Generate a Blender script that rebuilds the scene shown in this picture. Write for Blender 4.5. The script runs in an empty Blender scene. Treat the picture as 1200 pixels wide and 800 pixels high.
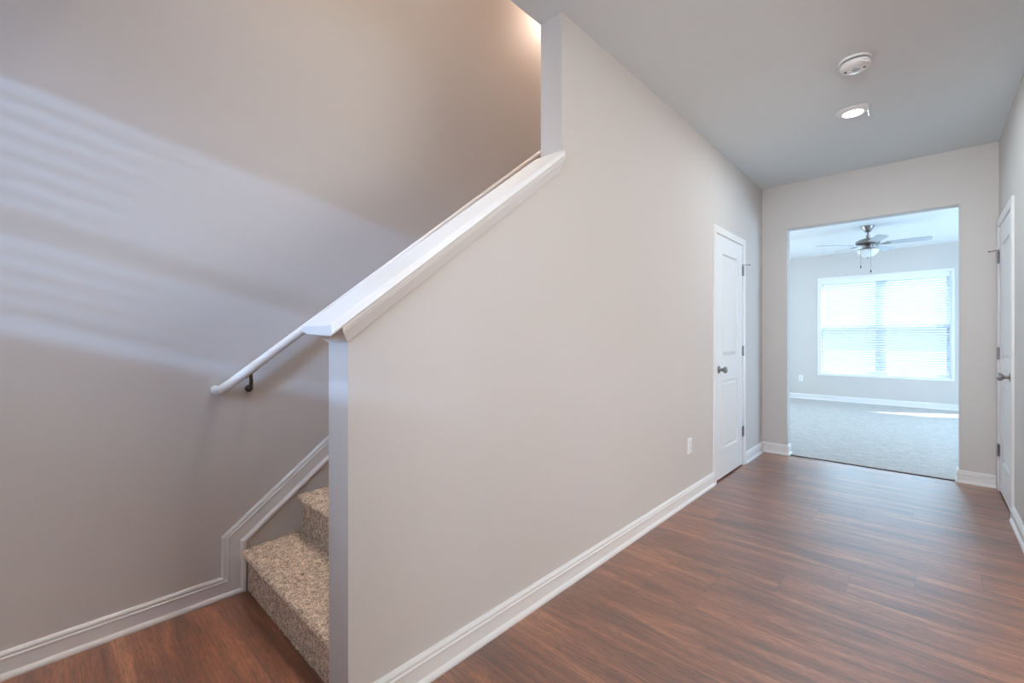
import bpy, bmesh, math, random
from mathutils import Vector, Matrix, noise
random.seed(7)
PI = math.pi
sc = bpy.context.scene
COL = sc.collection

# ------------------------------------------------------------------ camera
XL, XR, YF, H = -1.274, 0.401, 5.177, 2.74      # hall: left wall face, right wall face, far wall face, ceiling
XS, WT = -2.356, 0.13                           # stair wall face, thickness of the wall beside the stairs
YW = 10.181                                     # window wall of the carpeted room
YE, YU = 0.635, 1.702                           # end of the half wall, start of the full-height wall
cam = bpy.data.cameras.new('camera')
cam.sensor_width = 36.0
cam.lens = 519.96 / 1200 * 36
cam.shift_y = -4.32 / 1200
cam.clip_start = 0.02
co = bpy.data.objects.new('camera', cam)
COL.objects.link(co)
co.location = (0, 0, 1.189)
co.rotation_euler = (PI / 2, 0, math.radians(43.236))
sc.camera = co

# ------------------------------------------------------------------ world, sun, daylight, fill lights, exposure
sc.view_settings.view_transform = 'Standard'
sc.view_settings.look = 'None'
sc.view_settings.gamma = 1
sc.view_settings.use_curve_mapping = False
sc.view_settings.exposure = 0.05
w = bpy.data.worlds.new('sky')
sc.world = w
w.use_nodes = True
bg = w.node_tree.nodes['Background']
# overcast-bright sky, dimmer in the haze just over the horizon
wt = w.node_tree
tc_ = wt.nodes.new('ShaderNodeTexCoord')
sx_ = wt.nodes.new('ShaderNodeSeparateXYZ')
rp_ = wt.nodes.new('ShaderNodeValToRGB')
wt.links.new(tc_.outputs['Generated'], sx_.inputs[0])
wt.links.new(sx_.outputs[2], rp_.inputs[0])
rp_.color_ramp.elements[0].position = 0.10
rp_.color_ramp.elements[0].color = (0.098, 0.120, 0.136, 1)
rp_.color_ramp.elements[1].position = 0.24
rp_.color_ramp.elements[1].color = (0.52, 0.79, 1.0, 1)
wt.links.new(rp_.outputs[0], bg.inputs[0])
bg.inputs[1].default_value = 10.5
cy = sc.cycles
cy.use_denoising = True
cy.max_bounces = 14
cy.diffuse_bounces = 8
cy.glossy_bounces = 4
cy.transparent_max_bounces = 24
cy.sample_clamp_indirect = 6
cy.caustics_reflective = False
cy.caustics_refractive = False


def light(name, kind, loc, target, power, color, size=1.0, size_y=None, spread=None):
    l = bpy.data.lights.new(name, kind)
    l.energy = power
    l.color = color
    if kind == 'AREA':
        l.shape = 'RECTANGLE' if size_y else 'DISK'
        l.size = size
        if size_y:
            l.size_y = size_y
        if spread:
            l.spread = spread
    elif kind == 'POINT':
        l.shadow_soft_size = size
    o = bpy.data.objects.new(name, l)
    COL.objects.link(o)
    o.location = loc
    d = Vector(target) - Vector(loc)
    o.rotation_euler = d.to_track_quat('-Z', 'Y').to_euler()
    return o


BLUE2 = (0.42, 0.66, 1.0)
BLUE, COOL, WARM = (0.60, 0.80, 1.0), (0.78, 0.89, 1.0), (1.0, 0.80, 0.62)
sun = light('sun', 'SUN', (0, 0, 8), (-1.31, -0.79, 8 - 1.285), 8.0, (1, 0.95, 0.88))
sun.data.angle = 0.009
# added fill lights on both sides of the carpeted room, outside the frame
light('fill_room_left', 'AREA', (-3.5, 7.8, 1.45), (0, 7.8, 1.3), 68, (0.70, 0.88, 1.0), 2.6, 1.5)
light('fill_room_right', 'AREA', (2.45, 7.6, 1.45), (-1, 7.6, 1.3), 128, (0.48, 0.73, 1.0), 2.4, 1.5)
# daylight outside the blinds of the entry window behind the camera
light('daylight_entry', 'AREA', (2.14, -8.1, 3.55), (-2.356, 0.9, 1.72), 640, (0.33, 0.57, 1.0), 0.8, 0.115)
light('daylight_entry_soft', 'AREA', (2.14, -8.1, 3.75), (-2.356, 0.9, 1.72), 760, (0.33, 0.57, 1.0), 1.8, 2.0)
light('daylight_entry_wide', 'AREA', (-0.6, -2.75, 2.25), (-0.9, 1.0, 1.2), 40, (0.38, 0.58, 1.0), 1.25, 0.7)
light('fill_far_wall', 'AREA', (0.295, -2.38, 1.6), (-0.28, 5, 1.75), 37, (0.98, 0.99, 0.98), 0.19, 1.2, math.radians(62))  # added fill aimed at the far wall through an added narrow window
# daylight from the windows of the side room right of the viewpoint
light('daylight_side_room', 'AREA', (3.3, 2.3, 1.35), (0, 2.3, 1.25), 80, (1.0, 1.0, 0.96), 2.6, 1.5)
# added soft fill under the entry ceiling, behind the camera
light('fill_entry', 'AREA', (-0.45, -1.1, 2.70), (-0.45, -1.1, 0), 10, (1.0, 0.90, 0.76), 0.35)
# warm lamp up in the stairwell, plus an added fill above the steps
light('stairwell_lamp', 'POINT', (XS + 0.17, 3.10, 4.02), (0, 0, 0), 31, (1.0, 0.74, 0.59), 0.05)
light('fill_stair_treads', 'AREA', (-1.85, 1.3, 5.3), (-1.85, 1.1, 0), 12, (1.0, 0.90, 0.80), 0.35, None, math.radians(70))


# ------------------------------------------------------------------ materials
def mat(name, color, rough=0.6, metal=0.0, spec=0.5):
    m = bpy.data.materials.new(name)
    m.use_nodes = True
    b = m.node_tree.nodes['Principled BSDF']
    b.inputs['Base Color'].default_value = (*color, 1)
    b.inputs['Roughness'].default_value = rough
    b.inputs['Metallic'].default_value = metal
    b.inputs['Specular IOR Level'].default_value = spec
    return m


class NT:
    def __init__(s, m):
        s.t = m.node_tree
        s.b = s.t.nodes['Principled BSDF']

    def n(s, typ, **kw):
        x = s.t.nodes.new(typ)
        for k, v in kw.items():
            setattr(x, k, v)
        return x

    def l(s, a, b):
        s.t.links.new(a, b)

    def math(s, op, a, b=None, c=None):
        x = s.n('ShaderNodeMath', operation=op)
        for i, v in enumerate((a, b, c)):
            if v is None:
                continue
            if isinstance(v, (int, float)):
                x.inputs[i].default_value = v
            else:
                s.l(v, x.inputs[i])
        return x.outputs[0]

    def ramp(s, fac, stops, interp='LINEAR'):
        x = s.n('ShaderNodeValToRGB')
        x.color_ramp.interpolation = interp
        e = x.color_ramp.elements
        while len(e) < len(stops):
            e.new(0.5)
        for i, (p, c) in enumerate(stops):
            e[i].position = p
            e[i].color = (*c, 1) if len(c) == 3 else c
        s.l(fac, x.inputs[0])
        return x.outputs[0]

    def noise(s, vec, scale, detail=3, rough=0.5, dist=0.0):
        x = s.n('ShaderNodeTexNoise')
        x.inputs['Scale'].default_value = scale
        x.inputs['Detail'].default_value = detail
        x.inputs['Roughness'].default_value = rough
        x.inputs['Distortion'].default_value = dist
        if vec is not None:
            s.l(vec, x.inputs['Vector'])
        return x.outputs[0]

    def mix(s, fac, a, b, mode='MIX'):
        x = s.n('ShaderNodeMix', data_type='RGBA', blend_type=mode)
        for sock, v in ((x.inputs[0], fac), (x.inputs[6], a), (x.inputs[7], b)):
            if isinstance(v, (int, float)):
                sock.default_value = v
            elif isinstance(v, tuple):
                sock.default_value = (*v, 1)
            else:
                s.l(v, sock)
        return x.outputs[2]

    def bump(s, height, strength, dist=0.01):
        x = s.n('ShaderNodeBump')
        x.inputs['Strength'].default_value = strength
        x.inputs['Distance'].default_value = dist
        s.l(height, x.inputs['Height'])
        s.l(x.outputs[0], s.b.inputs['Normal'])
        if s.b.inputs['Coat Weight'].default_value > 0:
            s.l(x.outputs[0], s.b.inputs['Coat Normal'])


def paint(name, color, rough, bscale=220, bstr=0.06):
    m = mat(name, color, rough, spec=0.35)
    t = NT(m)
    g = t.n('ShaderNodeNewGeometry')
    t.bump(t.noise(g.outputs['Position'], bscale, 2), bstr, 0.002)
    big = t.noise(g.outputs['Position'], 1.3, 2)
    c = t.mix(big, tuple(x * 0.985 for x in color), tuple(min(1, x * 1.015) for x in color))
    t.l(c, t.b.inputs['Base Color'])
    return m


M_WALL = paint('wall_paint', (0.62, 0.585, 0.56), 0.62)
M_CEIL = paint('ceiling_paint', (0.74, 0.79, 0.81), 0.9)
M_ROOMCEIL = paint('room_ceiling_paint', (0.80, 0.80, 0.80), 0.9)
M_TRIM = paint('trim_paint', (0.80, 0.79, 0.78), 0.35, 60, 0.01)
M_VINYL = mat('white_vinyl', (0.82, 0.83, 0.84), 0.4)
M_PLASTIC = mat('white_plastic', (0.82, 0.82, 0.82), 0.35)
M_DARKPL = mat('dark_slot', (0.03, 0.03, 0.03), 0.6)
M_NICKEL = mat('brushed_nickel', (0.33, 0.31, 0.30), 0.28, 1.0)
M_BRONZE = mat('dark_bronze', (0.10, 0.075, 0.06), 0.4, 0.8)
M_STRIP = mat('threshold_metal', (0.06, 0.055, 0.05), 0.5, 0.3)
M_BLADE = mat('fan_blade_white', (0.50, 0.53, 0.56), 0.45)
M_FROST = mat('frosted_glass', (0.85, 0.88, 0.90), 0.35)
M_GRASS = mat('pale_paving', (0.13, 0.14, 0.155), 0.95)


def door_material():
    m = mat('door_paint', (0.80, 0.80, 0.80), 0.38)
    t = NT(m)
    g = t.n('ShaderNodeNewGeometry')
    mp = t.n('ShaderNodeMapping')
    mp.inputs['Scale'].default_value = (60, 60, 2.2)
    t.l(g.outputs['Position'], mp.inputs[0])
    t.bump(t.noise(mp.outputs[0], 1.6, 4, 0.6), 0.18, 0.002)
    return m


M_DOOR = door_material()


def wood_material():
    m = mat('vinyl_plank', (0.25, 0.13, 0.08), 0.34, spec=0.5)
    t = NT(m)
    t.b.inputs['IOR'].default_value = 1.5
    t.b.inputs['Coat Weight'].default_value = 1.0
    t.b.inputs['Coat Roughness'].default_value = 0.31
    t.b.inputs['Coat IOR'].default_value = 2.1
    g = t.n('ShaderNodeNewGeometry')
    sp = t.n('ShaderNodeSeparateXYZ')
    t.l(g.outputs['Position'], sp.inputs[0])
    X, Y = sp.outputs[0], sp.outputs[1]
    W, L = 0.2245, 1.22
    ry = t.math('DIVIDE', t.math('SUBTRACT', Y, 2.570 - W * 40), W)
    row = t.math('FLOOR', ry)
    fy = t.math('FRACT', ry)
    # joints step sideways from row to row like the photographed floor
    off = t.math('MULTIPLY', t.math('SUBTRACT', row, 40), 0.238)
    rx = t.math('DIVIDE', t.math('ADD', t.math('SUBTRACT', X, off), 0.288 + L * 20), L)
    colm = t.math('FLOOR', rx)
    fx = t.math('FRACT', rx)
    idv = t.n('ShaderNodeCombineXYZ')
    t.l(row, idv.inputs[0])
    t.l(colm, idv.inputs[1])
    wn = t.n('ShaderNodeTexWhiteNoise', noise_dimensions='3D')
    t.l(idv.outputs[0], wn.inputs[0])
    rnd = wn.outputs[0]
    # grain coordinates: long in x, shifted per plank
    gv = t.n('ShaderNodeCombineXYZ')
    t.l(t.math('ADD', t.math('MULTIPLY', X, 1.0), t.math('MULTIPLY', rnd, 37.0)), gv.inputs[0])
    t.l(t.math('MULTIPLY', Y, 9.0), gv.inputs[1])
    t.l(t.math('MULTIPLY', rnd, 11.0), gv.inputs[2])
    n1 = t.noise(gv.outputs[0], 1.5, 5, 0.62, 0.5)
    gv2 = t.n('ShaderNodeCombineXYZ')
    t.l(t.math('ADD', t.math('MULTIPLY', X, 5.0), t.math('MULTIPLY', rnd, 91.0)), gv2.inputs[0])
    t.l(t.math('MULTIPLY', Y, 70.0), gv2.inputs[1])
    t.l(rnd, gv2.inputs[2])
    n2 = t.noise(gv2.outputs[0], 1.6, 4, 0.6, 0.3)
    gv3 = t.n('ShaderNodeCombineXYZ')
    t.l(t.math('ADD', t.math('MULTIPLY', X, 2.6), t.math('MULTIPLY', rnd, 53.0)), gv3.inputs[0])
    t.l(t.math('MULTIPLY', Y, 36.0), gv3.inputs[1])
    t.l(rnd, gv3.inputs[2])
    n3 = t.noise(gv3.outputs[0], 2.3, 8, 0.74, 1.6)
    # cathedral grain: distorted bands along the plank
    gv4 = t.n('ShaderNodeCombineXYZ')
    t.l(t.math('ADD', t.math('MULTIPLY', X, 1.1), t.math('MULTIPLY', rnd, 17.0)), gv4.inputs[0])
    t.l(t.math('ADD', t.math('MULTIPLY', Y, 14.0), t.math('MULTIPLY', rnd, 5.0)), gv4.inputs[1])
    wv = t.n('ShaderNodeTexWave', wave_type='BANDS', bands_direction='Y', wave_profile='SAW')
    wv.inputs['Scale'].default_value = 1.5
    wv.inputs['Distortion'].default_value = 5.5
    wv.inputs['Detail'].default_value = 3
    wv.inputs['Detail Scale'].default_value = 0.9
    wv.inputs['Detail Roughness'].default_value = 0.62
    t.l(gv4.outputs[0], wv.inputs[0])
    base = t.ramp(n1, [(0.32, (0.105, 0.029, 0.011)), (0.44, (0.215, 0.062, 0.021)),
                       (0.55, (0.34, 0.108, 0.039)), (0.68, (0.52, 0.210, 0.092))])
    fine = t.ramp(n2, [(0.3, (0.66, 0.66, 0.66)), (0.62, (1.12, 1.12, 1.12))])
    c = t.mix(1.0, base, fine, 'MULTIPLY')
    wvr = t.ramp(wv.outputs[1], [(0.0, (0.62, 0.60, 0.60)), (0.35, (0.95, 0.95, 0.95)), (1.0, (1.12, 1.12, 1.12))])
    c = t.mix(0.75, c, t.mix(1.0, c, wvr, 'MULTIPLY'))
    dark = t.ramp(n3, [(0.575, (0, 0, 0)), (0.625, (1, 1, 1))])
    c = t.mix(t.math('MULTIPLY', dark, 0.72), c, (0.050, 0.036, 0.034))
    gv5 = t.n('ShaderNodeCombineXYZ')
    t.l(t.math('ADD', t.math('MULTIPLY', X, 16.0), t.math('MULTIPLY', rnd, 29.0)), gv5.inputs[0])
    t.l(t.math('MULTIPLY', Y, 150.0), gv5.inputs[1])
    n5 = t.noise(gv5.outputs[0], 1.5, 3, 0.6, 0.4)
    pore = t.ramp(n5, [(0.36, (0.55, 0.52, 0.50)), (0.50, (1.0, 1.0, 1.0)), (0.70, (1.12, 1.12, 1.12))])
    c = t.mix(1.0, c, pore, 'MULTIPLY')
    tone = t.n('ShaderNodeMapRange')
    tone.inputs[3].default_value = 0.90
    tone.inputs[4].default_value = 1.10
    t.l(rnd, tone.inputs[0])
    tc = t.n('ShaderNodeCombineColor')
    for i in range(3):
        t.l(tone.outputs[0], tc.inputs[i])
    c = t.mix(1.0, c, tc.outputs[0], 'MULTIPLY')
    # seams: fine long edges, slightly clearer butt joints
    ey = t.math('MINIMUM', fy, t.math('SUBTRACT', 1.0, fy))
    ex = t.math('MINIMUM', fx, t.math('SUBTRACT', 1.0, fx))
    sy = t.math('LESS_THAN', ey, 0.0012 / W)
    sx = t.math('LESS_THAN', ex, 0.0016 / L)
    c = t.mix(t.math('MULTIPLY', sy, 0.5), c, (0.03, 0.02, 0.018))
    c = t.mix(t.math('MULTIPLY', sx, 0.8), c, (0.03, 0.02, 0.018))
    t.l(c, t.b.inputs['Base Color'])
    hgt = t.math('SUBTRACT', t.math('ADD', t.math('ADD', t.math('MULTIPLY', n2, 0.5), t.math('MULTIPLY', wv.outputs[1], 0.35)), t.math('MULTIPLY', n3, -0.7)),
                 t.math('MAXIMUM', sx, sy))
    t.bump(hgt, 0.42, 0.0026)
    r = t.ramp(n3, [(0.4, (0.44,) * 3), (0.7, (0.56,) * 3)])
    t.l(r, t.b.inputs['Roughness'])
    return m


M_WOOD = wood_material()


def carpet_material(name, dark, lite, scale, streak=False):
    m = mat(name, lite, 1.0, spec=0.1)
    t = NT(m)
    g = t.n('ShaderNodeNewGeometry')
    P = g.outputs['Position']
    a = t.noise(P, scale, 3, 0.7)
    b = t.noise(P, scale * 0.28, 3, 0.6)
    f = t.math('ADD', t.math('MULTIPLY', a, 0.65), t.math('MULTIPLY', b, 0.35))
    if streak:
        mp = t.n('ShaderNodeMapping')
        mp.inputs['Scale'].default_value = (3.0, 14.0, 1)
        t.l(P, mp.inputs[0])
        s_ = t.noise(mp.outputs[0], 2.2, 4, 0.65)
        f = t.math('ADD', t.math('MULTIPLY', f, 0.6), t.math('MULTIPLY', s_, 0.4))
    t.l(t.ramp(f, [(0.38, dark), (0.62, lite)]), t.b.inputs['Base Color'])
    t.bump(f, 0.5, 0.006)
    t.b.inputs['Sheen Weight'].default_value = 0.25
    return m


M_CARPET = carpet_material('stair_carpet', (0.22, 0.155, 0.11), (0.90, 0.72, 0.56), 150)
M_ROOMCARPET = carpet_material('room_carpet', (0.30, 0.28, 0.26), (0.56, 0.53, 0.50), 70, True)


def emis(name, color, strength):
    m = bpy.data.materials.new(name)
    m.use_nodes = True
    b = m.node_tree.nodes['Principled BSDF']
    b.inputs['Base Color'].default_value = (0.9, 0.9, 0.9, 1)
    b.inputs['Emission Color'].default_value = (*color, 1)
    b.inputs['Emission Strength'].default_value = strength
    return m


M_LED = emis('lit_lens', (1.0, 0.97, 0.94), 7)


def thin(name, kind):
    m = bpy.data.materials.new(name)
    m.use_nodes = True
    nt = m.node_tree
    nt.nodes.clear()
    o = nt.nodes.new('ShaderNodeOutputMaterial')
    mx = nt.nodes.new('ShaderNodeMixShader')
    tr = nt.nodes.new('ShaderNodeBsdfTransparent')
    if kind == 'glass':
        g = nt.nodes.new('ShaderNodeBsdfGlossy')
        g.inputs['Roughness'].default_value = 0.02
        mx.inputs[0].default_value = 0.001
        tr.inputs[0].default_value = (0.96, 0.98, 0.98, 1)
    elif kind == 'screen':
        g = nt.nodes.new('ShaderNodeBsdfDiffuse')
        g.inputs[0].default_value = (0.35, 0.42, 0.5, 1)
        mx.inputs[0].default_value = 0.30
    else:  # translucent white slat
        g = nt.nodes.new('ShaderNodeBsdfDiffuse')
        g.inputs[0].default_value = (0.56, 0.61, 0.65, 1)
        nt.nodes.remove(tr)
        tr = nt.nodes.new('ShaderNodeBsdfTranslucent')
        tr.inputs[0].default_value = (0.55, 0.62, 0.68, 1)
        mx.inputs[0].default_value = 0.85
    nt.links.new(tr.outputs[0], mx.inputs[1])
    nt.links.new(g.outputs[0], mx.inputs[2])
    nt.links.new(mx.outputs[0], o.inputs[0])
    return m


M_GLASS, M_SCREEN, M_SLAT = thin('window_glass', 'glass'), thin('insect_screen', 'screen'), thin('blind_slat', 'slat')


# ------------------------------------------------------------------ mesh helpers
def link(name, bm, m, parent=None, smooth=False, loc=None):
    bmesh.ops.recalc_face_normals(bm, faces=bm.faces)
    me = bpy.data.meshes.new(name)
    bm.to_mesh(me)
    bm.free()
    me.materials.append(m)
    if smooth:
        for p in me.polygons:
            p.use_smooth = True
        me.set_sharp_from_angle(angle=math.radians(35))
    o = bpy.data.objects.new(name, me)
    COL.objects.link(o)
    if loc:
        o.location = loc
    if parent is not None:
        o.parent = parent
        # parents are never rotated here, only moved: keep the world placement
        if not loc:
            o.location = -Vector(parent_world(parent))
    return o


def parent_world(p):
    v = Vector(p.location)
    while p.parent:
        p = p.parent
        v += Vector(p.location)
    return v


def empty(name, loc, label, cat, group=None):
    o = bpy.data.objects.new(name, None)
    o.empty_display_size = 0.1
    COL.objects.link(o)
    o.location = loc
    o['label'] = label
    o['category'] = cat
    if group:
        o['group'] = group
    return o


def struct(o, label=None):
    o['kind'] = 'structure'
    if label:
        o['label'] = label
    return o


def sroot(name, loc, label):
    o = bpy.data.objects.new(name, None)
    o.empty_display_size = 0.1
    COL.objects.link(o)
    o.location = loc
    return struct(o, label)


def box(bm, x0, x1, y0, y1, z0, z1):
    r = bmesh.ops.create_cube(bm, size=1)
    for v in r['verts']:
        v.co = Vector((x0 + (v.co.x + .5) * (x1 - x0), y0 + (v.co.y + .5) * (y1 - y0), z0 + (v.co.z + .5) * (z1 - z0)))
    return r['verts']


def prism(bm, pts, ext):
    """pts: planar 3D loop, ext: extrusion vector"""
    e = Vector(ext)
    a = [bm.verts.new(Vector(p)) for p in pts]
    b = [bm.verts.new(Vector(p) + e) for p in pts]
    n = len(pts)
    bm.faces.new(a)
    bm.faces.new(b[::-1])
    for i in range(n):
        bm.faces.new((a[i], b[i], b[(i + 1) % n], a[(i + 1) % n]))


def sweep(bm, path, N, prof, flip=1, closed=False):
    """mitred sweep of a closed profile [(a along N, b along in-plane side)] along a planar path"""
    N = Vector(N).normalized()
    P = [Vector(p) for p in path]
    n = len(P)
    rings = []
    for i in range(n):
        if closed:
            d0 = (P[i] - P[i - 1]).normalized()
            d1 = (P[(i + 1) % n] - P[i]).normalized()
        else:
            d0 = (P[i] - P[i - 1]).normalized() if i else (P[1] - P[0]).normalized()
            d1 = (P[i + 1] - P[i]).normalized() if i < n - 1 else d0
        s0, s1 = N.cross(d0) * flip, N.cross(d1) * flip
        m = (s0 + s1).normalized()
        m /= max(0.2, m.dot(s0))
        rings.append([bm.verts.new(P[i] + N * a + m * b) for a, b in prof])
    k = len(prof)
    for i in range(n if closed else n - 1):
        r0, r1 = rings[i], rings[(i + 1) % n]
        for j in range(k):
            bm.faces.new((r0[j], r0[(j + 1) % k], r1[(j + 1) % k], r1[j]))
    if not closed:
        bm.faces.new(rings[0][::-1])
        bm.faces.new(rings[-1])


def tube(bm, pts, r, seg=14, cap=True):
    P = [Vector(p) for p in pts]
    rings = []
    for i, p in enumerate(P):
        d0 = (P[i] - P[i - 1]).normalized() if i else (P[1] - P[0]).normalized()
        d1 = (P[i + 1] - P[i]).normalized() if i < len(P) - 1 else d0
        t = (d0 + d1).normalized()
        up = Vector((0, 0, 1)) if abs(t.z) < 0.95 else Vector((1, 0, 0))
        u = t.cross(up).normalized()
        v = u.cross(t).normalized()
        rr = r[i] if isinstance(r, (list, tuple)) else r
        sc_ = 1 / max(0.5, t.dot(d0))
        rings.append([bm.verts.new(p + (u * math.cos(2 * PI * k / seg) * sc_ + v * math.sin(2 * PI * k / seg)) * rr)
                      for k in range(seg)])
    for i in range(len(P) - 1):
        for k in range(seg):
            bm.faces.new((rings[i][k], rings[i][(k + 1) % seg], rings[i + 1][(k + 1) % seg], rings[i + 1][k]))
    if cap:
        bm.faces.new(rings[0][::-1])
        bm.faces.new(rings[-1])


def lathe(bm, prof, origin, axis=(0, 0, 1), seg=32):
    """prof: [(radius, distance along axis)]"""
    A = Vector(axis).normalized()
    up = Vector((0, 0, 1)) if abs(A.z) < 0.9 else Vector((1, 0, 0))
    u = A.cross(up).normalized()
    v = A.cross(u).normalized()
    O = Vector(origin)
    rings = []
    for r, h in prof:
        if r < 1e-5:
            rings.append([bm.verts.new(O + A * h)])
        else:
            rings.append([bm.verts.new(O + A * h + (u * math.cos(2 * PI * k / seg) + v * math.sin(2 * PI * k / seg)) * r)
                          for k in range(seg)])
    for a, b in zip(rings, rings[1:]):
        for k in range(seg):
            k2 = (k + 1) % seg
            if len(a) == 1 and len(b) == 1:
                continue
            if len(a) == 1:
                bm.faces.new((a[0], b[k], b[k2]))
            elif len(b) == 1:
                bm.faces.new((a[k], b[0], a[k2]))
            else:
                bm.faces.new((a[k], b[k], b[k2], a[k2]))
    for r in (rings[0], rings[-1]):
        if len(r) > 1:
            bm.faces.new(r)


def new():
    return bmesh.new()


# ------------------------------------------------------------------ room shell
CAPZ0, CAPZ1 = 1.18, 1.988                       # underside of the cap moulding at YE and YU
SL = (CAPZ1 - CAPZ0) / (YU - YE)
D1 = (3.79, 4.50, 2.045)                         # left door leaf: y0, y1, top
D2 = (4.37, 5.10, 2.045)                         # right door leaf
OX0, OX1, OZ = -1.046, 0.180, 2.287              # opening to the carpeted room
YB = -2.2                                        # entry wall behind the camera
SY0, SY1 = 0.95, 3.6                              # opening to the side room
RX0, RX1 = -3.6, 2.6                             # carpeted room

bm = new(); box(bm, XS - .12, XR + .12, YB - .1, 5.2, -.1, 0)
struct(link('floor', bm, M_WOOD), 'reddish brown wood plank floor of the hall')
bm = new(); box(bm, RX0 - .1, RX1 + .1, 5.212, YW + .1, -.1, 0.008)
struct(link('floor', bm, M_ROOMCARPET), 'pale grey carpet of the room beyond the opening')
bm = new(); box(bm, OX0 - .02, OX1 + .02, 5.196, 5.216, -.05, 0.004)
struct(link('trim_1', bm, M_STRIP), 'thin dark strip where the planks meet the carpet')

bm = new()
prism(bm, [(XS - .1, YB - .1, H), (XR + .12, YB - .1, H), (XR + .12, YF + .06, H), (XL - WT, YF + .06, H),
           (XL - WT, 0.2, H), (XS - .1, 0.2, H)], (0, 0, .3))
struct(link('ceiling', bm, M_CEIL), 'grey flat hall ceiling')
bm = new(); box(bm, RX0 - .1, RX1 + .1, YF + .06, YW + .1, H, H + .1)
struct(link('ceiling', bm, M_ROOMCEIL), 'white ceiling of the carpeted room')
bm = new(); box(bm, XS - .1, XL, 0.1, 6.2, 5.4, 5.5)
struct(link('ceiling', bm, M_CEIL), 'ceiling high above the staircase')

bm = new(); box(bm, XS - .12, XS, YB - .1, 6.2, -.1, 5.45)
struct(link('wall_left', bm, M_WALL), 'tall wall along the far side of the staircase')

# wall between stairs and hall: sloping half wall that becomes full height, with the left door's hole
bm = new()
cz = 0.05                                        # wall runs a little up into the cap
prism(bm, [(XL, YE, -.02), (XL, D1[0] - .015, -.02), (XL, D1[0] - .015, H + .02), (XL, YU, H + .02), (XL, YU, CAPZ1 + cz),
           (XL, YE, CAPZ0 + cz)], (-WT, 0, 0))
box(bm, XL - WT, XL, D1[0] - .015, D1[1] + .015, D1[2] + .015, H + .02)
box(bm, XL - WT, XL, D1[1] + .015, YF + .02, -.02, H + .02)
box(bm, XL - WT, XL - WT + .03, D1[0] - .015, D1[1] + .015, -.02, D1[2] + .015)  # added unseen backing, keeps outside light from under the door leaf
struct(link('wall_stair', bm, M_WALL), 'sloping half wall rising into the hall\'s full-height left wall')

bm = new()
box(bm, XR, XR + .12, YB - .1, SY0, -.02, H + .02)
box(bm, XR, XR + .12, SY0, SY1, 2.36, H + .02)
box(bm, XR, XR + .12, SY1, D2[0] - .015, -.02, H + .02)
box(bm, XR, XR + .12, D2[0] - .015, D2[1] + .015, D2[2] + .015, H + .02)
box(bm, XR, XR + .12, D2[1] + .015, YF + .02, -.02, H + .02)
box(bm, XR + .09, XR + .12, D2[0] - .015, D2[1] + .015, -.02, D2[2] + .015)  # same added backing behind the right door, stops light leaking in
struct(link('wall_right', bm, M_WALL), 'right wall of the hall')

# side room beyond a wide opening in the right wall, right of what the photograph shows
bm = new()
box(bm, XR + .1, 3.6, SY0 - .72, SY0 - .6, -.02, H + .02)
box(bm, XR + .1, 3.6, SY1 + .2, SY1 + .32, -.02, H + .02)
box(bm, 3.5, 3.62, SY0 - .72, SY1 + .32, -.02, H + .02)
struct(link('wall_side_room', bm, M_WALL), 'walls of the side room right of the viewpoint')
bm = new(); box(bm, XR + .11, 3.62, SY0 - .72, SY1 + .32, H, H + .1)
struct(link('ceiling', bm, M_CEIL), 'ceiling of the side room')
bm = new(); box(bm, XR + .12, 3.62, SY0 - .72, SY1 + .32, -.1, 0)
struct(link('floor', bm, M_WOOD), 'wood plank floor of the side room')

# far wall with the cased-free opening (rounded drywall corners)
bm = new()
prism(bm, [(RX0 - .1, YF, -.02), (OX0, YF, -.02), (OX0, YF, OZ), (OX1, YF, OZ), (OX1, YF, -.02), (RX1 + .1, YF, -.02),
           (RX1 + .1, YF, H + .02), (RX0 - .1, YF, H + .02)], (0, .12, 0))
o = link('wall_far', bm, M_WALL)
bv = o.modifiers.new('corner_bead', 'BEVEL')
bv.width = 0.006
bv.segments = 3
bv.limit_method = 'ANGLE'
struct(o, 'hall end wall with the wide opening')

# entry wall behind the camera, with a window
WX0, WX1, WZ0, WZ1 = -1.35, 0.0, 1.78, 2.56
bm = new()
box(bm, XS - .12, WX0, YB - .12, YB, -.02, H + .02)
box(bm, WX1, .20, YB - .12, YB, -.02, H + .02)
box(bm, .39, XR + .12, YB - .12, YB, -.02, H + .02)
box(bm, .20, .39, YB - .12, YB, -.02, .95)
box(bm, .20, .39, YB - .12, YB, 2.25, H + .02)
box(bm, WX0, WX1, YB - .12, YB, -.02, WZ0)
box(bm, WX0, WX1, YB - .12, YB, WZ1, H + .02)
struct(link('wall_entry', bm, M_WALL), 'entry wall behind the viewpoint')

# window wall of the carpeted room
DX0, DX1 = 1.10, 2.05                            # glass patio door right of the window, outside the frame
CX0, CX1, CZ0, CZ1 = -1.515, 0.261, 0.515, 2.285   # daylight hole
bm = new()
box(bm, RX0 - .1, CX0, YW, YW + .15, -.02, H + .02)
box(bm, CX1, DX0, YW, YW + .15, -.02, H + .02)
box(bm, DX1, RX1 + .1, YW, YW + .15, -.02, H + .02)
box(bm, DX0, DX1, YW, YW + .15, 2.06, H + .02)
box(bm, CX0, CX1, YW, YW + .15, -.02, CZ0)
box(bm, CX0, CX1, YW, YW + .15, CZ1, H + .02)
struct(link('wall_window', bm, M_WALL), 'wall of the carpeted room that holds the window')
bm = new(); box(bm, RX0 - .12, RX0, YF, YW + .15, -.02, H + .02)
struct(link('wall_room_left', bm, M_WALL), 'left wall of the carpeted room')
bm = new(); box(bm, RX1, RX1 + .12, YF, YW + .15, -.02, H + .02)
struct(link('wall_room_right', bm, M_WALL), 'right wall of the carpeted room')

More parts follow.
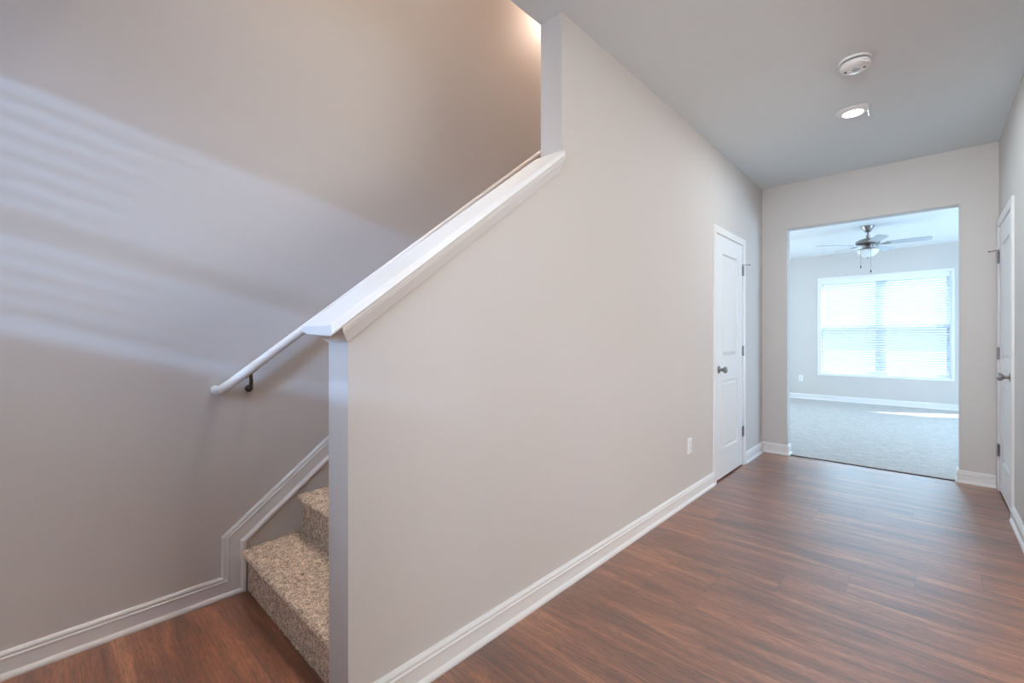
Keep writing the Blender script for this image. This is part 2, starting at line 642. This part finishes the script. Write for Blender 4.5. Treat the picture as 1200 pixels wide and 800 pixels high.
# upper part of the stairwell
bm = new()
box(bm, XL - WT, XL - WT + .1, 0.1, 6.2, H + .3, 5.45)
box(bm, XS - .02, XL - WT + .1, 0.1, 0.2, H + .28, 5.45)
box(bm, XS - .02, XL, 6.1, 6.2, 2.6, 5.45)
struct(link('wall_upper', bm, M_WALL), 'upper walls around the stairwell')

# ------------------------------------------------------------------ baseboards
BASE = [(0, 0), (0, .022), (.008, .023), (.016, .020), (.022, .014), (.024, .012), (.070, .012), (.072, .0155), (.080, .0165),
        (.084, .0125), (.088, .0125), (.091, .0145), (.097, .0135), (.103, .008), (.105, .003), (.105, 0)]


def baseboard(name, path, flip, label, prof=BASE):
    bm = new()
    sweep(bm, path, (0, 0, 1), prof, flip)
    return struct(link(name, bm, M_TRIM), label)


CW = .058                                        # casing width
baseboard('baseboard_stair', [(XL, YE + .02, 0), (XL, D1[0] - .006 - CW, 0)], -1, 'white baseboard along the left hall wall')
baseboard('baseboard_far_left', [(XL, D1[1] + .006 + CW, 0), (XL, YF, 0), (OX0, YF, 0), (OX0, YF + .12, 0)], -1,
          'white baseboard in the left far corner of the hall')
baseboard('baseboard_far_right', [(OX1, YF + .12, 0), (OX1, YF, 0), (XR - .017, YF, 0)], -1,
          'white baseboard right of the opening')
baseboard('baseboard_right', [(XR, D2[0] - .006 - CW, 0), (XR, SY1, 0), (XR + .12, SY1, 0)], -1, 'white baseboard along the right wall')
baseboard('baseboard_window', [(RX0, YF + .13, 0), (RX0, YW, 0), (DX0 - .06, YW, 0)], -1, 'white baseboard of the carpeted room')

# skirting on the stair wall: level, then straight up, then up with the stairs
bm = new()
SK = [(b, a * .93) for a, b in BASE]
SK = [(max(0, x) * .85, y) for x, y in SK]
sweep(bm, [(XS, YB + .05, 0), (XS, .664, 0), (XS, .664, .232), (XS, 4.4, .232 + (4.4 - .664) * .775)], (1, 0, 0), SK, 1)
struct(link('baseboard_left', bm, M_TRIM), 'white skirting that climbs the stair wall above the steps')

# ------------------------------------------------------------------ cap on the sloping half wall
cs = math.sqrt(1 + SL * SL)
rot = Vector((0, 1 / cs, SL / cs))               # along slope
nrm = Vector((0, -SL / cs, 1 / cs))              # off the slope


def slope_part(prof, ylo, yhi, cutlo='v'):
    """profile [(x, height above crown line, vertical)] carried up the slope between two vertical cuts"""
    bm = new()
    a = [bm.verts.new((x, ylo(x, h) if callable(ylo) else ylo, CAPZ0 + SL * ((ylo(x, h) if callable(ylo) else ylo) - YE) + h)) for x, h in prof]
    yh = lambda x: yhi(x) if callable(yhi) else yhi
    b = [bm.verts.new((x, yh(x), CAPZ0 + SL * (yh(x) - YE) + h)) for x, h in prof]
    n = len(prof)
    bm.faces.new(a)
    bm.faces.new(b[::-1])
    for i in range(n):
        bm.faces.new((a[i], b[i], b[(i + 1) % n], a[(i + 1) % n]))
    return bm


xa, xb = XL - WT, XL
root = sroot('trim_2', (XL, YE, CAPZ0), 'white moulded cap along the sloping half wall')
top = slope_part([(xa - .040, .079), (xa - .004, .072), (xb, .066), (xb + .030, .065), (xb + .038, .067), (xb + .040, .073), (xb + .031, .096), (xb + .023, .099),
                  (xb + .010, .095), (xb, .095), (xa - .035, .095), (xa - .040, .090)], YE - .067, lambda x: YU + .002 if x <= xb else YU - .026)
link('cap_board', top, M_TRIM, root)
# the last bit of the board beside the full-height wall, on both sides, stops against the wall: bed mouldings
bed = [(0, 0), (.005, 0), (.010, .010), (.019, .028), (.029, .046), (.030, .052), (.033, .056), (.033, .066), (0, .070)]
link('bed_moulding', slope_part([(xb + x, h) for x, h in bed], lambda x, h: YE - (x - xb), YU - .012), M_TRIM, root)
link('bed_moulding', slope_part([(xa - x, h) for x, h in bed], lambda x, h: YE - (xa - x), YU - .012), M_TRIM, root)
# level return across the end of the wall
bm = new()
v0, v1 = [], []
for x, h in bed:
    y = YE - x
    z = CAPZ0 + SL * (y - YE) + h
    v0.append(bm.verts.new((xb + x, y, z)))
    v1.append(bm.verts.new((xa - x, y, z)))
bm.faces.new(v0)
bm.faces.new(v1[::-1])
for i in range(len(bed)):
    j = (i + 1) % len(bed)
    bm.faces.new((v0[i], v0[j], v1[j], v1[i]))
link('bed_moulding', bm, M_TRIM, root)

# ------------------------------------------------------------------ staircase
RISE, RUN, Y0 = .195, .252, .672
stair = empty('staircase', ((XS + XL - WT) / 2, Y0, 0), 'staircase in beige shag carpet climbing behind the sloping half wall', 'staircase')


def step_mesh(i, fine):
    y0, z0, z1 = Y0 + RUN * i, RISE * i, RISE * (i + 1)
    pr = [(y0, z0 - (.0 if i == 0 else .02)), (y0, z1 - .045), (y0 - .010, z1 - .037), (y0 - .024, z1 - .030),
          (y0 - .030, z1 - .016), (y0 - .025, z1 - .005), (y0 - .012, z1), (y0 + RUN + .012, z1)]
    bm = new()
    X0, X1 = XS + .001, XL - WT - .001
    if not fine:
        prism(bm, [(X0, y, z) for y, z in pr] + [(X0, y0 + RUN + .012, z0 - .02 if i else 0)], (X1 - X0, 0, 0))
        return bm
    res = .0058
    pts = []
    for (a, b), (c, d) in zip(pr, pr[1:]):
        n = max(1, int(math.hypot(c - a, d - b) / res))
        for k in range(n):
            pts.append((a + (c - a) * k / n, b + (d - b) * k / n))
    pts.append(pr[-1])
    nx = int((X1 - X0) / res)
    grid = []
    for j, (y, z) in enumerate(pts):
        a, b = pts[max(0, j - 1)], pts[min(len(pts) - 1, j + 1)]
        ty, tz = b[0] - a[0], b[1] - a[1]
        L = math.hypot(ty, tz)
        ny, nz = -tz / L, ty / L
        rowv = []
        for k in range(nx + 1):
            x = X0 + (X1 - X0) * k / nx
            p = Vector((x, y, z))
            d = .0042 * noise.noise(p * 62) + .0030 * noise.noise(p * 150 + Vector((3, 1, 7))) + random.uniform(-.0013, .0013)
            jx = random.uniform(-.0015, .0015) if 0 < k < nx else 0
            rowv.append(bm.verts.new((x + jx, y + ny * d, z + nz * d)))
        grid.append(rowv)
    for r0, r1 in zip(grid, grid[1:]):
        for k in range(nx):
            bm.faces.new((r0[k], r0[k + 1], r1[k + 1], r1[k]))
    # closing back and bottom
    yb, zb = y0 + RUN + .012, z0 - (.0 if i == 0 else .02)
    c0, c1 = bm.verts.new((X0, yb, zb)), bm.verts.new((X1, yb, zb))
    bm.faces.new([r[0] for r in grid] + [c0])
    bm.faces.new([r[-1] for r in grid][::-1] + [c1])
    bm.faces.new(grid[-1] + [c1, c0])
    bm.faces.new(grid[0][::-1] + [c0, c1])
    return bm


for i in range(15):
    link('step', step_mesh(i, i < 4), M_CARPET, stair)
bm = new(); box(bm, XS, XL - WT, Y0 + 15 * RUN - .01, 6.12, RISE * 15 - .3, RISE * 15)
struct(link('floor', bm, M_CARPET), 'carpeted landing at the head of the stairs')

# ------------------------------------------------------------------ handrail
RS = .7785
ry = lambda y: .968 + RS * (y - .563)
rail = empty('handrail', (XS + .08, .56, .98), 'round white handrail on the stair wall, lower end returned to the wall', 'handrail')
bm = new()
tube(bm, [(XS + .002, .545, ry(.545)), (XS + .045, .545, ry(.545)), (XS + .068, .552, ry(.552)), (XS + .078, .575, ry(.575)),
          (XS + .08, .62, ry(.62)), (XS + .08, 4.1, ry(4.1))], .021, 18)
link('rail', bm, M_TRIM, rail, True)
for yb in (.665, 1.9, 3.1, 4.0):
    bm = new()
    zr = ry(yb)
    lathe(bm, [(.001, 0), (.017, .0), (.017, .004), (.014, .008), (.009, .010), (.001, .010)], (XS + .001, yb + .014, zr - .098), (1, 0, 0), 20)
    tube(bm, [(XS + .008, yb + .014, zr - .098), (XS + .036, yb + .012, zr - .092), (XS + .064, yb + .006, zr - .062), (XS + .078, yb, zr - .024)],
         [.009, .0085, .008, .007], 10)
    c0_ = Vector((XS + .08, yb, zr - .0225))
    d_ = Vector((0, 1, RS)).normalized()
    prism(bm, [c0_ - d_ * .03 + Vector((-.011, 0, 0)), c0_ + d_ * .03 + Vector((-.011, 0, 0)), c0_ + d_ * .03 + Vector((.011, 0, 0)), c0_ - d_ * .03 + Vector((.011, 0, 0))], (0, 0, -.004))
    link('bracket', bm, M_BRONZE, rail, True)


# ------------------------------------------------------------------ doors
CASE = [(0, 0), (.009, 0), (.012, .006), (.012, .016), (.014, .022), (.015, .048), (.013, .056), (.010, CW), (0, CW)]


def make_door(name, X, n, y0, y1, ztop, label, knob_far=False):
    """leaf in the wall plane x = X, n = +1/-1 outward normal, hinges on the y1 side"""
    root = sroot(name, (X, (y0 + y1) / 2, 0), label)
    fx = X + n * .002
    # leaf with two moulded panels
    bm = new()
    st = .118
    ys = [y0 + .003, y0 + st + .035, y1 - st - .025, y1 - .003]
    ys = [y0 + .003, y0 + .160, y1 - .148, y1 - .003]
    zs = [.014, .250, .828, 1.030, 1.900, ztop - .003]
    V = {}
    for i, y in enumerate(ys):
        for j, z in enumerate(zs):
            V[i, j] = bm.verts.new((fx, y, z))
    for i in range(3):
        for j in range(5):
            if i == 1 and j in (1, 3):
                ya, yb_, za, zb = ys[1], ys[2], zs[j], zs[j + 1]
                prev = [V[1, j], V[2, j], V[2, j + 1], V[1, j + 1]]
                for ins, dep in ((.002, .010), (.008, .015), (.014, .015), (.036, .004), (.040, .0035)):
                    cur = [bm.verts.new((fx - n * dep, y, z)) for y, z in
                           ((ya + ins, za + ins), (yb_ - ins, za + ins), (yb_ - ins, zb - ins), (ya + ins, zb - ins))]
                    for k in range(4):
                        bm.faces.new((prev[k], prev[(k + 1) % 4], cur[(k + 1) % 4], cur[k]))
                    prev = cur
                bm.faces.new(prev)
            else:
                bm.faces.new((V[i, j], V[i + 1, j], V[i + 1, j + 1], V[i, j + 1]))
    bx = fx - n * .035
    B = {}
    for i in (0, 3):
        for j in (0, 5):
            B[i, j] = bm.verts.new((bx, ys[i], zs[j]))
    bm.faces.new((B[0, 0], B[3, 0], B[3, 5], B[0, 5]))
    bm.faces.new([V[i, 0] for i in range(4)] + [B[3, 0], B[0, 0]])
    bm.faces.new([V[i, 5] for i in range(4)] + [B[3, 5], B[0, 5]])
    bm.faces.new([V[0, j] for j in range(6)] + [B[0, 5], B[0, 0]])
    bm.faces.new([V[3, j] for j in range(6)] + [B[3, 5], B[3, 0]])
    leaf = link('door_leaf', bm, M_DOOR, root)
    # jamb
    bm = new()
    j = .015
    xi, xo = (X - n * .098, X + n * .001)
    for a, b, c, d in ((y0 - j, y0, 0, ztop + j), (y1, y1 + j, 0, ztop + j), (y0, y1, ztop, ztop + j)):
        box(bm, min(xi, xo), max(xi, xo), a, b, c, d)
    link('jamb', bm, M_TRIM, root)
    # casing
    bm = new()
    r = .006
    sweep(bm, [(X, y0 - r, 0), (X, y0 - r, ztop + r), (X, y1 + r, ztop + r), (X, y1 + r, 0)], (n, 0, 0), CASE, n)
    link('casing', bm, M_TRIM, root)
    # hinges, top one with a hinge-pin stop
    for k, z in enumerate((1.815, 1.068, .318)):
        bm = new()
        hy, hx = y1 + .001, X + n * .011
        for q in range(5):
            z0_, z1_ = z - .045 + q * .018, z - .045 + q * .018 + .0165
            tube(bm, [(hx, hy, z0_), (hx, hy, z1_)], .0068, 12)
        tube(bm, [(hx, hy, z - .050), (hx, hy, z + .050)], .0045, 10)
        box(bm, min(X + n * .001, X + n * .0045), max(X + n * .001, X + n * .0045), y1 - .018, y1 + .006, z - .044, z + .044)
        h = link('hinge', bm, M_NICKEL, root, True)
        if k == 0:
            bm = new()
            tube(bm, [(hx - n * .004, hy - .030, z + .053), (hx + n * .02, hy + .0, z + .053), (hx + n * .045, hy + .030, z + .053)], .0034, 8)
            lathe(bm, [(.001, 0), (.007, 0), (.008, .006), (.001, .008)], (hx + n * .042, hy + .026, z + .053), (n * .8, .55, 0), 12)
            link('door_stop', bm, M_NICKEL, h, True)
    # knob
    bm = new()
    lathe(bm, [(.001, 0), (.031, 0), (.032, .004), (.027, .009), (.014, .012), (.0115, .020), (.0115, .030), (.017, .036), (.025, .044),
               (.0275, .052), (.026, .060), (.019, .066), (.008, .068), (.001, .068)], (fx, y0 + .063, .925), (n, 0, 0), 28)
    link('knob', bm, M_NICKEL, root, True)
    return root


make_door('door_1', XL, 1, *D1, 'narrow white two-panel closet door in the left hall wall')
make_door('door_2', XR, -1, *D2, 'white two-panel door in the right hall wall')


# ------------------------------------------------------------------ windows
def make_window(name, x0, x1, z0, z1, yface, depth, n, label, units=2, screen=True, casing=True):
    """yface: room face of the wall, n: direction pointing outdoors (+1/-1 along y)"""
    root = sroot(name, ((x0 + x1) / 2, yface, z0), label)

    def by(bm, xa, xb, ya, yb, za, zb):
        ya, yb = yface + n * ya, yface + n * yb
        box(bm, xa, xb, min(ya, yb), max(ya, yb), za, zb)
    bm = new()
    by(bm, x0, x0 + .012, 0, depth, z0, z1)
    by(bm, x1 - .012, x1, 0, depth, z0, z1)
    by(bm, x0, x1, 0, depth, z1 - .012, z1)
    by(bm, x0, x1, 0, depth, z0, z0 + .012)
    link('jamb', bm, M_TRIM, root)
    if casing:
        bm = new()
        r = -.002
        sweep(bm, [(x0 - r, yface, z0 - r), (x0 - r, yface, z1 + r), (x1 + r, yface, z1 + r), (x1 + r, yface, z0 - r)], (0, -n, 0),
              [(a, b * .72) for a, b in CASE], 1 if n > 0 else -1, closed=True)
        link('casing', bm, M_TRIM, root)
    w_ = (x1 - x0 - .024)
    mw = .075 if units == 2 else 0
    uw = (w_ - mw) / units
    zm = (z0 + z1) / 2 - .02
    if units == 2:
        bm = new()
        by(bm, x0 + .012 + uw, x0 + .012 + uw + mw, depth - .075, depth, z0 + .012, z1 - .012)
        link('mullion', bm, M_VINYL, root)
    for u in range(units):
        a = x0 + .012 + u * (uw + mw)
        b = a + uw
        for (za, zb, ya) in ((z0 + .012, zm + .02, depth - .07), (zm - .02, z1 - .012, depth - .04)):
            bm = new()
            s_ = .038
            by(bm, a, a + s_, ya, ya + .028, za, zb)
            by(bm, b - s_, b, ya, ya + .028, za, zb)
            by(bm, a + s_, b - s_, ya, ya + .028, za, za + s_)
            by(bm, a + s_, b - s_, ya, ya + .028, zb - s_, zb)
            f = link('sash', bm, M_VINYL, root)
            bm = new()
            y_ = yface + n * (ya + .014)
            vs = [bm.verts.new(p) for p in ((a + s_, y_, za + s_), (b - s_, y_, za + s_), (b - s_, y_, zb - s_), (a + s_, y_, zb - s_))]
            bm.faces.new(vs)
            link('pane', bm, M_GLASS, f)
        if screen:
            bm = new()
            y_ = yface + n * (depth - .008)
            vs = [bm.verts.new(p) for p in ((a, y_, z0 + .012), (b, y_, z0 + .012), (b, y_, zm + .01), (a, y_, zm + .01))]
            bm.faces.new(vs)
            link('screen', bm, M_SCREEN, root)
    return root


def make_blind(name, x0, x1, z0, z1, y, n, tilt, label, pitch=.0435, sw=.05, valance=True):
    """hangs at depth y; tilt > 0 lifts the room-side edge of each slat"""
    root = empty(name, ((x0 + x1) / 2, y, z1), label, 'window blind')
    bm = new()
    box(bm, x0, x1, y - .028, y + .028, z1 - .045, z1)
    if valance:
        box(bm, x0 - .002, x1 + .002, y - n * .036 - .004, y - n * .036 + .004, z1 - .075, z1)
    link('headrail', bm, M_VINYL, root)
    bm = new()
    z = z1 - (.085 if valance else .058)
    c, s = math.cos(tilt), math.sin(tilt)
    while z > z0 + .05:
        pr = []
        for k in range(7):
            t = -1 + 2 * k / 6
            u = t * sw / 2
            bow = .0025 * (1 - t * t)
            # u<0 is the room side
            pr.append((y + n * (u * c) + 0, z - u * s + bow))
        a = [bm.verts.new((x0 + .004, p, q)) for p, q in pr]
        b = [bm.verts.new((x1 - .004, p, q)) for p, q in pr]
        for k in range(6):
            bm.faces.new((a[k], a[k + 1], b[k + 1], b[k]))
        z -= pitch
    link('slats', bm, M_SLAT, root, True)
    bm = new()
    box(bm, x0 + .004, x1 - .004, y - .024, y + .024, z0, z0 + .018)
    link('bottom_rail', bm, M_VINYL, root)
    nlad = 4
    for k in range(nlad):
        xx = x0 + (x1 - x0) * (.06 + .88 * k / (nlad - 1))
        bm = new()
        for dy in (-.026, .026):
            tube(bm, [(xx, y + dy, z0 + .01), (xx, y + dy, z1 - .04)], .0011, 6)
        link('ladder_cord', bm, M_VINYL, root)
    return root


make_window('window_1', CX0, CX1, CZ0, CZ1, YW, .15, 1, 'wide white double window of the carpeted room')
bl = make_blind('window_blind', CX0 + .016, CX1 - .016, CZ0 + .052, CZ1 - .013, YW + .035, 1, math.radians(13),
                'white horizontal slat blind lowered over the wide window', pitch=.0435)
bm = new()
tube(bm, [(-1.378, YW - .006, CZ1 - .10), (-1.378, YW - .004, 1.32)], .004, 8)
link('tilt_wand', bm, M_PLASTIC, bl, True)

# glazed patio door, right of what the photograph shows
root = sroot('door_3', ((DX0 + DX1) / 2, YW, 0), 'glazed patio door of the carpeted room')
bm = new()
for a_, b_, c_, d_ in ((DX0, DX0 + .05, 0, 2.06), (DX1 - .05, DX1, 0, 2.06), (DX0 + .05, DX1 - .05, 0, .14), (DX0 + .05, DX1 - .05, 1.98, 2.06)):
    box(bm, a_, b_, YW + .06, YW + .10, c_, d_)
link('door_frame', bm, M_VINYL, root)
bm = new()
bm.faces.new([bm.verts.new(p) for p in ((DX0 + .05, YW + .08, .14), (DX1 - .05, YW + .08, .14), (DX1 - .05, YW + .08, 1.98), (DX0 + .05, YW + .08, 1.98))])
link('pane', bm, M_GLASS, root)

make_window('window_2', WX0, WX1, WZ0, WZ1, YB, .12, -1, 'entry window behind the viewpoint', units=1, screen=False)
make_blind('window_blind', WX0 + .016, WX1 - .016, WZ0 + .03, WZ1 - .004, YB - .035, -1, math.radians(12),
           'white slat blind over the entry window behind the viewpoint', pitch=.050, valance=False)

make_window('window_fill', .20, .39, .95, 2.25, YB, .12, -1, 'added narrow clear window behind the viewpoint, unseen, for fill light', units=1, screen=False, casing=False)  # added opening for the far-wall fill, never in view

# ground outside
bm = new(); box(bm, -40, 40, YW + .3, 70, -.6, -.4)
struct(link('floor_outside', bm, M_GRASS), 'ground outdoors beyond the window')


# ------------------------------------------------------------------ ceiling fan
FX, FY, FZ = -.622, 7.886, H
fan = empty('ceiling_fan', (FX, FY, FZ), 'white five-blade ceiling fan with nickel motor and frosted glass bowl', 'ceiling fan')
bm = new()
lathe(bm, [(.001, 0), (.070, 0), (.072, -.008), (.062, -.030), (.045, -.058), (.030, -.078), (.020, -.086), (.001, -.088)], (FX, FY, FZ))
link('canopy', bm, M_NICKEL, fan, True)
bm = new()
lathe(bm, [(.011, -.08), (.011, -.125), (.022, -.127), (.026, -.140), (.022, -.152), (.013, -.156), (.013, -.175)], (FX, FY, FZ), seg=20)
link('downrod', bm, M_NICKEL, fan, True)
bm = new()
lathe(bm, [(.001, -.165), (.030, -.168), (.075, -.178), (.120, -.196), (.138, -.214), (.138, -.238), (.128, -.250), (.090, -.262), (.060, -.268), (.001, -.270)],
      (FX, FY, FZ), seg=40)
link('motor_housing', bm, M_NICKEL, fan, True)
bm = new()
lathe(bm, [(.001, -.266), (.055, -.268), (.060, -.285), (.058, -.305), (.095, -.318), (.120, -.322), (.120, -.330), (.001, -.332)], (FX, FY, FZ), seg=36)
link('light_fitting', bm, M_NICKEL, fan, True)
bm = new()
lathe(bm, [(.001, -.331), (.118, -.331), (.122, -.338), (.116, -.362), (.096, -.392), (.064, -.416), (.030, -.428), (.001, -.431)], (FX, FY, FZ), seg=40)
bowl = link('glass_bowl', bm, M_FROST, fan, True)
bm = new()
lathe(bm, [(.001, -.428), (.014, -.430), (.012, -.440), (.006, -.450), (.001, -.454)], (FX, FY, FZ), seg=16)
link('finial', bm, M_NICKEL, bowl, True)
for dx, zl in ((-.022, .555), (.014, .625)):
    bm = new()
    tube(bm, [(FX + dx * 2.6, FY - .05, FZ - .30), (FX + dx * 3.0, FY - .128, FZ - .335), (FX + dx * 3.0, FY - .128, FZ - zl)], .0022, 6)
    ch = link('pull_chain', bm, M_NICKEL, fan)
    bm = new()
    lathe(bm, [(.001, 0), (.005, -.004), (.009, -.020), (.007, -.034), (.001, -.037)], (FX + dx * 3.0, FY - .128, FZ - zl), seg=12)
    link('chain_fob', bm, M_BRONZE, ch, True)


def blade(ang):
    R = Matrix.Translation((FX, FY, FZ - .262)) @ Matrix.Rotation(ang, 4, 'Z') @ Matrix.Rotation(math.radians(-13), 4, 'X')
    bm = new()
    prof = [(.195, -.044), (.30, -.053), (.50, -.062), (.600, -.064), (.636, -.056), (.652, -.036), (.655, 0), (.652, .036), (.636, .056), (.600, .064),
            (.50, .062), (.30, .053), (.195, .044), (.185, .0)]
    prism(bm, [(x, y, 0) for x, y in prof], (0, 0, .007))
    bmesh.ops.transform(bm, matrix=R, verts=bm.verts)
    b = link('blade', bm, M_BLADE, fan)
    bm = new()
    arm = [(.085, -.018), (.14, -.012), (.17, -.030), (.21, -.040), (.235, -.030), (.245, 0), (.235, .030), (.21, .040), (.17, .030), (.14, .012), (.085, .018)]
    prism(bm, [(x, y, -.005) for x, y in arm], (0, 0, .005))
    bmesh.ops.transform(bm, matrix=R, verts=bm.verts)
    link('blade_arm', bm, M_NICKEL, b)


for k in range(5):
    blade(math.radians(0 + 72 * k))

# ------------------------------------------------------------------ recessed ceiling light
CLX, CLY = -.380, 3.806
can = empty('recessed_light', (CLX, CLY, H), 'round white ceiling downlight, lit, with a short white wire hanging at its rim', 'ceiling light')
bm = new()
lathe(bm, [(.052, -.001), (.097, -.001), (.100, -.003), (.099, -.006), (.078, -.017), (.062, -.021), (.058, -.019), (.052, -.010)], (CLX, CLY, H), seg=48)
link('trim_ring', bm, M_PLASTIC, can, True)
bm = new()
lathe(bm, [(.001, -.004), (.0575, -.004), (.0575, -.018), (.040, -.020), (.001, -.021)], (CLX, CLY, H), seg=40)
link('lens', bm, M_LED, can, True)
bm = new()
tube(bm, [(-.300, 3.800, H - .004), (-.298, 3.800, H - .020), (-.296, 3.800, H - .062)], .0013, 8)
link('hanging_wire', bm, mat('wire_grey', (.45, .45, .46), .5), can)
light('downlight_lamp', 'AREA', (CLX, CLY, H - .024), (CLX, CLY, 0), 10.5, (0.80, .93, 1.0), .12)
# added copy nearer the entry for fill light, unseen above the frame's top edge
fill_can = can.copy()
COL.objects.link(fill_can)
fill_can.location = (CLX, 1.0, H)
fill_can['label'] = 'added unseen downlight above the near end of the half wall, for fill light'
for ch_ in list(can.children):
    if ch_.name.startswith('hanging'):
        continue
    c_ = ch_.copy()
    COL.objects.link(c_)
    c_.parent = fill_can
can['group'] = fill_can['group'] = 'downlights of the hall'
light('downlight_lamp', 'AREA', (CLX, 1.0, H - .024), (CLX, 1.0, 0), 4, (1.0, .95, .92), .12)  # added fill lamp beneath the copied fixture

# ------------------------------------------------------------------ smoke detector
SX, SY = -.303, 3.120
sd = empty('smoke_detector', (SX, SY, H), 'round white smoke detector on the hall ceiling nearer than the downlight', 'smoke detector')
bm = new()
lathe(bm, [(.001, -0.0007), (.074, -0.0007), (.075, -0.0065), (.072, -0.0130), (.001, -0.0130)], (SX, SY, H), seg=44)
link('base_plate', bm, M_PLASTIC, sd, True)
bm = new()
lathe(bm, [(.001, -0.0130), (.060, -0.0130), (.060, -0.0234), (.001, -0.0234)], (SX, SY, H), seg=40)
link('vent_gap', bm, mat('vent_grey', (.16, .16, .17), .7), sd, True)
bm = new()
lathe(bm, [(.001, -0.0221), (.068, -0.0221), (.070, -0.0260), (.069, -0.0390), (.062, -0.0481), (.050, -0.0520), (.001, -0.0533)], (SX, SY, H), seg=44)
cv = link('cover', bm, M_PLASTIC, sd, True)
bm = new()
lathe(bm, [(.010, -0.0520), (.019, -0.0520), (.019, -0.0572), (.016, -0.0592), (.010, -0.0585)], (SX + .006, SY - .004, H), seg=24)
link('test_button', bm, mat('button_grey', (.45, .46, .48), .5), cv, True)
for k in range(10):
    a = 2 * PI * k / 10
    if k in (0, 5):
        bm = new()
        lathe(bm, [(.001, -0.0513), (.006, -0.0513), (.006, -0.0553), (.001, -0.0553)], (SX + .042 * math.cos(a), SY + .042 * math.sin(a), H), seg=12)
        link('indicator', bm, M_DARKPL, cv)


# ------------------------------------------------------------------ power outlets
def outlet(origin, U, N, label, rocker=False):
    """origin: centre on the wall; U: sideways unit vector; N: out of the wall"""
    U, N, Z = Vector(U), Vector(N), Vector((0, 0, 1))
    root = empty('power_outlet', origin, label, 'power outlet')
    O = Vector(origin)

    def bx(bm, u0, u1, z0, z1, n0, n1, bev=0):
        prof = [(u0, z0), (u1, z0), (u1, z1), (u0, z1)]
        a = [bm.verts.new(O + U * u + Z * z + N * n0) for u, z in prof]
        i = bev
        b = [bm.verts.new(O + U * (u + (i if u == u0 else -i)) + Z * (z + (i if z == z0 else -i)) + N * n1) for u, z in prof]
        bm.faces.new(a)
        bm.faces.new(b[::-1])
        for k in range(4):
            bm.faces.new((a[k], b[k], b[(k + 1) % 4], a[(k + 1) % 4]))
    bm = new(); bx(bm, -.0355, .0355, -.0575, .0575, .0003, .006, .004)
    link('cover_plate', bm, M_PLASTIC, root)
    for s in (-1, 1):
        bm = new()
        c = s * .0195
        bx(bm, -.0165, .0165, c - .0145, c + .0145, .005, .0085, .002)
        r = link('socket', bm, M_PLASTIC, root)
        bm = new()
        bx(bm, -.0085, -.006, c - .002, c + .007, .0084, .0088)
        bx(bm, .006, .0085, c - .002, c + .007, .0084, .0088)
        bx(bm, -.0025, .0025, c - .010, c - .005, .0084, .0088)
        link('slot', bm, M_DARKPL, r)


outlet((XL, 3.243, .402), (0, 1, 0), (1, 0, 0), 'white double power outlet low on the left hall wall beside the closet door')
outlet((-1.826, YW, .402), (1, 0, 0), (0, -1, 0), 'white power outlet below the window, on the carpeted room\'s far wall')

bpy.context.view_layer.update()
